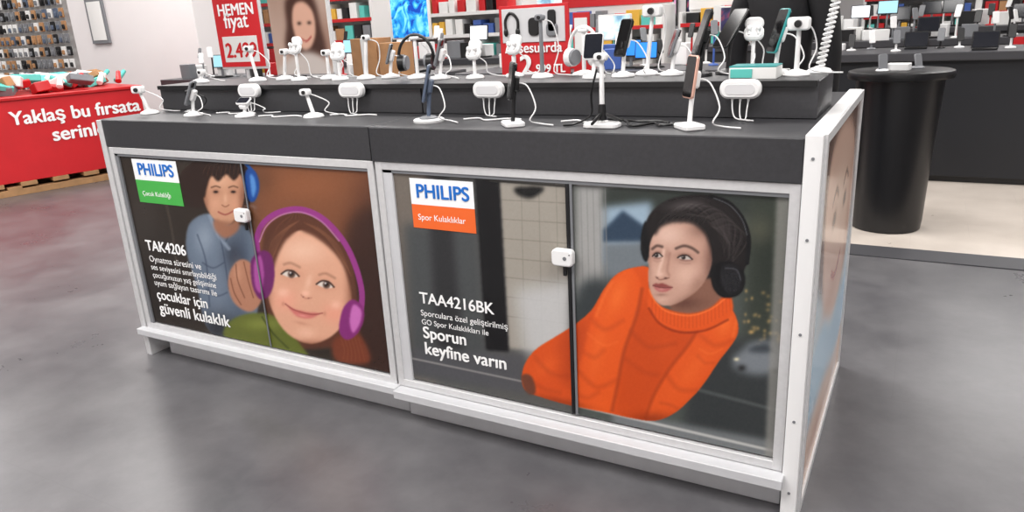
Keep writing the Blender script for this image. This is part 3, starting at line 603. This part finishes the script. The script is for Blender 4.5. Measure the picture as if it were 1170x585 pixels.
for k in range(100):
    x=-1.1+rnd.random()*2.45;y=.1+rnd.random()*1.05;m_=rnd.choice([BOXW,BOXT,BOXW,GREY,RED2,BOXT,BOXW,KRAFT])
    if rnd.random()<.7: b.plate(BT@TR(x,y,.94+rnd.random()*.10,rnd.uniform(-25,25),rnd.uniform(-25,25),rnd.uniform(0,180)),.16+rnd.random()*.14,.09+rnd.random()*.06,.05+rnd.random()*.05,.012,m_,.006)
    else:
        p=BT@Vector((x,y,.95)); q=BT@Vector((x+rnd.uniform(-.15,.15),y+.1,1.04)); b.cyl(p,q,.03,.022,m_,12)
b.obj('bargain_products',bn)
pg=empty('pegboard_fixture'); b=MB(); b.box(-13.2,-9.9,4.3,4.36,0,2.6,mat('pegboard_grey',(190,188,186),.6),.004,.002); b.box(-13.2,-9.9,3.85,4.3,0,.3,GREY,.01,.004); b.obj('panel',pg)
b=MB(); rnd=random.Random(9)
for r_ in range(14):
    for k in range(26):
        x=-13.1+k*.125; z=.45+r_*.16; m_=rnd.choice([BOXW,GREY,BLACK,KRAFT,GREY,BOXW,SLATE])
        b.plate(TR(x,4.24,z,90),.09,.12,.02,.01,m_,.004,2); b.plate(TR(x,4.225,z-.015,90),.05,.06,.02,.012,rnd.choice([GREY,BLACK,SLATE,KRAFT]),.006,2)
b.obj('blister_packs',pg)

# ---- background fixtures
def table(name,x0,x1,y0,y1,h,m1,m2,slab=.06):
    b=MB(); b.box(x0,x1,y0,y1,h-slab,h,m2,.008,.004); b.box(x0+.03,x1-.03,y0+.03,y1-.03,.06,h-slab,m1,.006,.003); b.box(x0+.07,x1-.07,y0+.07,y1-.07,0,.06,BLACK,.004,.002); return b.obj(name)
def cluster(name,x0,x1,y0,y1,z,n,seed,hmax=.22,mats=(WHITE,BLACK,WHITE,GREY,RED2),boxes=.4,big=1.0,parent=None):
    rnd=random.Random(seed); b=MB()
    for k in range(n):
        x=x0+(x1-x0)*(k+.5)/n+rnd.uniform(-.03,.03); y=rnd.uniform(y0,y1); m_=rnd.choice(mats); t=rnd.random(); h=hmax*rnd.uniform(.5,1)
        if t<boxes: b.plate(TR(x,y,z+h*.25,0,0,rnd.uniform(-25,25)),.12*big,.09*big,h*.5,.006,m_,.003,2)
        elif t<boxes+.45:
            b.lathe(TR(x,y,z),[(.035*big,0),(.037*big,.004),(.03*big,.012),(.008,.016)],m_,12); b.cyl((x,y,z+.01),(x,y+.01,z+h*.75),.008*big,.007*big,m_,8)
            b.plate(TR(x,y-.004,z+h*.8,75,0,rnd.uniform(-60,60)),.05*big,.10*big,.012,.01,rnd.choice((BLACK,WHITE,GREY)),.003,3)
        else:
            b.plate(TR(x,y,z+.008,0,0,0),.16*big,.10*big,.016,.01,BLACK,.004,2); b.cyl((x,y,z+.01),(x,y,z+h*.5),.012,.012,GREY,8)
            b.plate(TR(x,y-.01,z+h*.7,82,0,0),.17*big,.12*big,.014,.006,BLACK,.003,2); b.plate(TR(x,y-.01,z+h*.7,82,0,0)@TR(0,0,.009),.155*big,.105*big,.004,.004,rnd.choice((SCRB,SCRC,SCRD,SCRW,SCRD)),.001,2)
    return b.obj(name,parent)
DK=mat('dark_fixture',(34,34,37),.5); WF=mat('white_fixture',(222,221,220),.5); DKG=mat('dark_grey_top',(58,58,62),.4)
T1=table('display_table',-6.6,-3.5,3.0,3.7,.96,DK,DKG); cluster('gadget_display',-6.5,-4.3,3.1,3.4,.96,28,1,.3,parent=T1)
t=table('display_table',-3.3,-1.2,3.2,3.9,.96,DK,DKG); cluster('gadget_display',-3.2,-1.3,3.3,3.8,.96,22,2,.34,mats=(WHITE,BLACK,WHITE,RED2,BOXB,BOXW),parent=t)
def banner(name,x0,x1,y,z0,z1,bands,foot=0):
    e=empty(name); b=MB(); b.box(x0,x1,y,y+.03,z0,z1,ALU,.004,.002)
    for (a0,a1,c0,c1,mt) in bands: b.box(x0+(x1-x0)*a0,x0+(x1-x0)*a1,y-.006,y,z0+(z1-z0)*c0,z0+(z1-z0)*c1,mt,.002,.001)
    b.cyl(((x0+x1)/2,y+.03,foot),((x0+x1)/2,y+.03,z0+.05),.015,.015,ALU,10); b.lathe(TR((x0+x1)/2,y+.03,foot),[(.14,0),(.14,.01),(.03,.02)],ALU,20); b.obj('board',e); return e
e=banner('offer_banner',-5.40,-4.86,2.75,1.06,2.1,[(.02,.98,.02,.98,REDM),(.12,.88,.6,.9,BOXW)])
b=MB(); b.box(-5.335,-4.925,2.741,2.744,1.12,1.33,BOXW,.002,.001); b.obj('price_patch',e)
label('HEMEN',-5.34,-4.93,1.50,2.742,TXTW,'lettering_1',e,.03); label('fiyat',-5.28,-5.0,1.40,2.742,TXTW,'lettering_2',e,.02); label('2.499',-5.31,-4.95,1.16,2.739,mat('red_letters',(200,30,36),.5),'lettering_3',e,.03)
e=banner('portrait_poster',-4.50,-3.90,2.5,1.02,1.95,[(.02,.98,.02,.98,BOXW)])
c=Canvas(0,0,60,93,3,(186,160,146)); c.blob(10,20,16,30,(150,120,104),.7); c.blob(50,70,20,20,(140,104,88),.7)
c.poly([(18,56),(20,38),(34,30),(48,38),(52,60),(54,76),(44,80),(20,78),(14,70)],(70,44,36),2); c.poly([(24,54),(28,42),(38,40),(46,48),(46,62),(40,72),(32,74),(26,66)],(214,168,146),1)
for ex in (31,41): c.blob(ex,55,2,1.2,(50,34,28),.9)
c.line([(31,66),(36,68),(41,65)],1.4,(170,80,74),.9,.8); c.poly([(4,93),(10,84),(30,76),(46,78),(58,88),(60,93)],(196,186,180),2); c.poly([(0,30),(16,20),(30,8),(30,0),(0,0)],(170,56,54),2,.7)
artD=c
printed_board('portrait_print',-4.488,-3.912,1.03,1.94,60,90,lambda a,b:np.stack([a,0*a+2.49,b],1),lambda A,B:artD.sample((A+4.5)*100,(1.95-B)*100),parent=e)
def monitor(x,y,z,w,h,scr,name='monitor',lift=.12,parent=None):
    b=MB(); T=TR(x,y,z); b.plate(T@TR(0,0,.01),w*.45,.18,.02,.02,BLACK,.004); b.cyl(T@Vector((0,.03,.01)),T@Vector((0,.03,lift+h*.6)),.02,.016,BLACK)
    b.plate(T@TR(0,0,lift+h/2,90),w,h,.03,.012,WF,.005); b.plate(T@TR(0,-.016,lift+h/2,90),w-.03,h-.03,.004,.006,scr,.001); return b.obj(name,parent)
def scrmat(name,c1,c2,c3,scale=3,e=1.0):
    m=bpy.data.materials.new(name);m.use_nodes=True;nt=m.node_tree;b=nt.nodes['Principled BSDF'];N=nt.nodes.new;L=nt.links.new
    tc=N('ShaderNodeTexCoord');n=N('ShaderNodeTexNoise');n.inputs['Scale'].default_value=scale;n.inputs['Detail'].default_value=3;n.inputs['Distortion'].default_value=1.5
    r=N('ShaderNodeValToRGB');E=r.color_ramp.elements;E[0].position=.38;E[0].color=(*rgb(*c1),1);E[1].position=.66;E[1].color=(*rgb(*c3),1);q=E.new(.5);q.color=(*rgb(*c2),1)
    L(tc.outputs['Object'],n.inputs['Vector']);L(n.outputs['Fac'],r.inputs['Fac']);L(r.outputs['Color'],b.inputs['Base Color']);L(r.outputs['Color'],b.inputs['Emission Color']);b.inputs['Emission Strength'].default_value=e;b.inputs['Roughness'].default_value=.2
    return m
SM=[scrmat('video_blue',(10,60,160),(30,140,210),(120,210,235),8,.8),scrmat('video_pink',(120,90,130),(200,150,180),(235,215,225),3,.7),scrmat('video_dark',(16,20,44),(50,46,80),(150,60,70),3,.6),
    scrmat('video_cyan',(110,150,175),(170,200,212),(235,240,240),3,.7),scrmat('video_green',(20,50,30),(60,120,70),(180,200,160)),scrmat('video_warm',(90,50,40),(180,130,100),(235,215,190),3,.6)]
monitor(-3.86,3.45,.96,.40,.34,SM[0],lift=.27,parent=T1)
b=MB(); b.box(-4.20,-3.93,3.05,3.25,.96,1.26,KRAFT,.006,.003); b.box(-3.90,-3.68,3.02,3.2,.96,1.22,KRAFT,.006,.003); b.box(-4.09,-4.04,3.045,3.05,.98,1.26,BOXW,.002,.001); b.obj('cardboard_boxes')
def gondola(name,x0,x1,y,h,head,seed,shelf=.3,mats=None):
    e=empty(name); b=MB(); b.box(x0,x1,y,y+.06,0,h,WF,.004,.002); b.box(x0,x1,y-.02,y+.06,h-.16,h,head,.004,.002)
    z=.15
    while z<h-.25: b.box(x0,x1,y-.35,y,z-.02,z,WF,.004,.002); b.box(x0,x1,y-.355,y-.35,z-.03,z+.012,RED2 if seed%2 else WF,.002,.001); z+=shelf
    for x in (x0,x1): b.box(x-.02,x+.02,y-.35,y+.06,0,h-.18,WF,.004,.002)
    b.obj('shelving',e); rnd=random.Random(seed); b=MB(); z=.15; mats=mats or [BOXW,BOXT,KRAFT,BOXB,RED2,BLACK,BOXW,BOXY,GREY,BOXW]
    while z<h-.25:
        x=x0+.06
        while x<x1-.15:
            w=rnd.uniform(.07,.16);hh=rnd.uniform(.12,shelf-.06)
            b.box(x,x+w,y-.34,y-.12,z,z+hh,rnd.choice(mats),.004,.002); x+=w+rnd.uniform(.01,.05)
        z+=shelf
    b.obj('stock',e); return e
gondola('gondola_shelf',-9.6,-6.2,6.2,2.0,REDM,11,.26); gondola('gondola_shelf',-6.0,-4.3,6.6,1.75,REDM,12,.26); gondola('gondola_shelf',-4.1,-2.7,7.0,1.6,RED2,17,.26); gondola('gondola_shelf',-2.5,-1.3,7.0,1.5,WF,13,.26)
gondola('gondola_shelf',-13,-9.7,9,2.2,REDM,14); gondola('gondola_shelf',-.9,3.5,10.5,1.7,WF,15,.24)
t=table('display_table',-6.5,-2.4,4.9,5.5,.98,WF,DKG); cluster('gadget_display',-6.4,-2.9,5.0,5.4,.98,32,5,.36,boxes=.3,big=1.3,parent=t); monitor(-2.7,5.15,.98,.34,.24,SM[3],parent=t)
t=table('display_table',-2.2,3.2,6.0,6.6,.98,DK,DKG); cluster('gadget_display',-1.5,3.1,6.05,6.5,.98,46,6,.30,big=1.1,boxes=.3,mats=(WHITE,WHITE,BLACK,GREY,BOXW),parent=t); monitor(-1.8,6.3,.98,.36,.26,SM[2],parent=t)
t=table('display_table',-3.6,3.4,8.2,8.9,1.0,DK,DKG); cluster('gadget_display',-3.5,3.3,8.3,8.8,1.0,60,8,.36,big=1.3,mats=(WHITE,WHITE,BLACK,GREY,RED2,BOXW),parent=t)
def tv(x,y,z,w,h,scr):
    b=MB(); b.plate(TR(x,y,z,90),w,h,.05,.01,BLACK,.004); b.plate(TR(x,y-.026,z,90),w-.04,h-.04,.004,.004,scr,.001); b.plate(TR(x,y+.04,z,90),.3,.3,.06,.01,GREY,.004); return b.obj('wall_television')
plain('wall_partition',-12,-1.4,9.6,9.8,0,3.2,WALLM)
for i,(x,s) in enumerate([(-9.0,1),(-7.7,3),(-6.45,5),(-5.2,3),(-3.95,1),(-2.7,2)]): tv(x,9.53,1.45,1.12,.66,SM[s])
b=MB()
for x,y in ((-1.0,8.18),(.2,8.18),(1.2,8.18),(-.2,5.98),(.6,5.98),(1.4,5.98)): b.box(x,x+.16,y-.02,y-.003,.9,.98,RED2,.003,.001)
b.obj('price_tags')

b=MB(); T=TR(-.15,3.12,0); b.lathe(T,[(.18,0),(.195,.01),(.20,.06),(.215,.5),(.235,.88),(.235,.90)],SATB,64); b.lathe(T,[(.255,.90),(.28,.905),(.285,.925),(.28,.945),(.265,.95)],BLACK,64); rc=b.obj('round_counter')
cluster('gadget_display',-.32,-.02,3.0,3.22,.95,3,22,.08,parent=rc)
b=MB(); b.box(-.9,5,4.5,5.15,.05,.90,mat('matte_black_panel',(20,22,28),.45),.01,.004); b.box(-.95,5.05,4.44,5.2,.90,.96,DKG,.01,.005); b.box(-.85,4.95,4.54,5.1,0,.05,BLACK,.004,.002); sd=b.obj('service_desk')
cluster('gadget_display',-.8,3.5,4.6,5.05,.96,28,23,.16,boxes=.35,mats=(WHITE,BLACK,WHITE,GREY),parent=sd)

# ------------------------------------------------------------------ shopper in a black coat (seen from behind)
def shopper(x,y,rz):
    e=empty('shopper'); e.location=(x,y,0); e.rotation_euler=(0,0,math.radians(rz))
    def skin(name,V,E,Rr,mt,sub=2):
        me=bpy.data.meshes.new(name); me.from_pydata(V,E,[]); o=bpy.data.objects.new(name,me); COL.objects.link(o); o.parent=e
        me.materials.append(mt); md=o.modifiers.new('s','SKIN'); md.use_smooth_shade=True
        for i,r in enumerate(Rr): 
            sv=me.skin_vertices[0].data[i]; sv.radius=r if isinstance(r,tuple) else (r,r)
        me.skin_vertices[0].data[0].use_root=True
        sb=o.modifiers.new('u','SUBSURF'); sb.levels=sub; sb.render_levels=sub; return o
    V=[(0,0,.98),(0,0,1.12),(0,0,1.28),(0,.01,1.42),(0,.01,1.50),(-.15,.01,1.43),(-.21,.02,1.36),(-.25,0,1.12),(-.24,-.05,.88),(.15,.01,1.43),(.21,.02,1.36),(.25,0,1.12),(.24,-.05,.88)]
    E=[(0,1),(1,2),(2,3),(3,4),(3,5),(5,6),(6,7),(7,8),(3,9),(9,10),(10,11),(11,12)]
    skin('coat',V,E,[(.17,.12),(.16,.115),(.18,.12),(.15,.10),(.055,.06),.08,.075,.058,.045,.08,.075,.058,.045],mat('black_coat',(20,20,23),.8))
    V=[(0,0,.95),(-.09,0,.86),(-.1,-.01,.48),(-.1,.02,.09),(-.1,-.12,.04),(.09,0,.86),(.1,-.01,.48),(.1,.02,.09),(.1,-.12,.04)]
    skin('trousers',V,[(0,1),(1,2),(2,3),(3,4),(0,5),(5,6),(6,7),(7,8)],[(.13,.1),.095,.065,.05,.035,.095,.065,.05,.035],mat('dark_trousers',(30,34,48),.8))
    SK=mat('skin',(205,160,135),.5); b=MB(); b.cyl((0,.01,1.47),(0,0,1.57),.052,.05,SK); b.ball((0,-.01,1.64),.1,SK,(.78,.95,1.18)); b.ball((0,-.105,1.63),.018,SK,(.7,.9,1.4))
    b.ball((-.078,0,1.635),.022,SK,(.4,.8,1.4)); b.ball((.078,0,1.635),.022,SK,(.4,.8,1.4))
    for s in (-.03,.03): b.ball((s,-.09,1.655),.011,BOXW); b.ball((s,-.099,1.655),.006,BLACK)
    b.ball((0,-.094,1.59),.02,mat('lips',(165,85,80),.5),(1.1,.4,.3)); b.ball((0,.018,1.67),.105,mat('dark_hair',(30,22,18),.7),(.84,.94,1.08)); b.obj('head',e)
    for s in (-1,1):
        hx=.24*s; V=[(hx,-.055,.86),(hx,-.07,.79)];E=[(0,1)];Rr=[.026,(.038,.018)]
        for k,(dx,l) in enumerate(((-.027,.065),(-.009,.078),(.009,.072),(.027,.055))):
            i=len(V);V+=[(hx+dx,-.075,.755),(hx+dx,-.088,.755-l*.55),(hx+dx,-.082,.755-l)];E+=[(1,i),(i,i+1),(i+1,i+2)];Rr+=[.010,.009,.008]
        i=len(V);V+=[(hx-s*.03,-.085,.81),(hx-s*.042,-.10,.775)];E+=[(1,i),(i,i+1)];Rr+=[.012,.009]
        skin('hand_%s'%('l' if s<0 else 'r'),V,E,Rr,SK)
    return e
shopper(-.68,2.25,165)

# ------------------------------------------------------------------ lights
def area(name,x,y,z,sx,sy,p,col=(1,.975,.95),rot=(0,0,0)):
    l=bpy.data.lights.new(name,'AREA'); l.shape='RECTANGLE'; l.size=sx;l.size_y=sy;l.energy=p;l.color=col
    o=bpy.data.objects.new(name,l); o.location=(x,y,z); o.rotation_euler=rot; COL.objects.link(o)
for i,(x,y) in enumerate([(-2.2,-2.6),(-5.5,-1.5),(1.5,-1.5),(-2,2),(-7,3),(2.5,4),(-12,2),(-3,6.5),(-8,8),(2,9.5),(-13,9)]):
    area('ceiling_light_panel',x,y,4.1,3.0,1.2,165)
w=bpy.data.worlds.new('World'); scene.world=w; w.use_nodes=True; w.node_tree.nodes['Background'].inputs[0].default_value=(.9,.92,1,1); w.node_tree.nodes['Background'].inputs[1].default_value=.4

# ------------------------------------------------------------------ camera
cd=bpy.data.cameras.new('camera'); cam=bpy.data.objects.new('camera',cd); COL.objects.link(cam)
cd.sensor_width=36; cd.sensor_fit='HORIZONTAL'; cd.lens=36*847/1170; cd.clip_start=.05
cam.matrix_world=Matrix(((0.8773,-0.1021,0.4688,0),(0.4775,0.2916,-0.8289,-1.87),(-0.0521,0.9511,0.3043,1.35),(0,0,0,1)))
scene.camera=cam
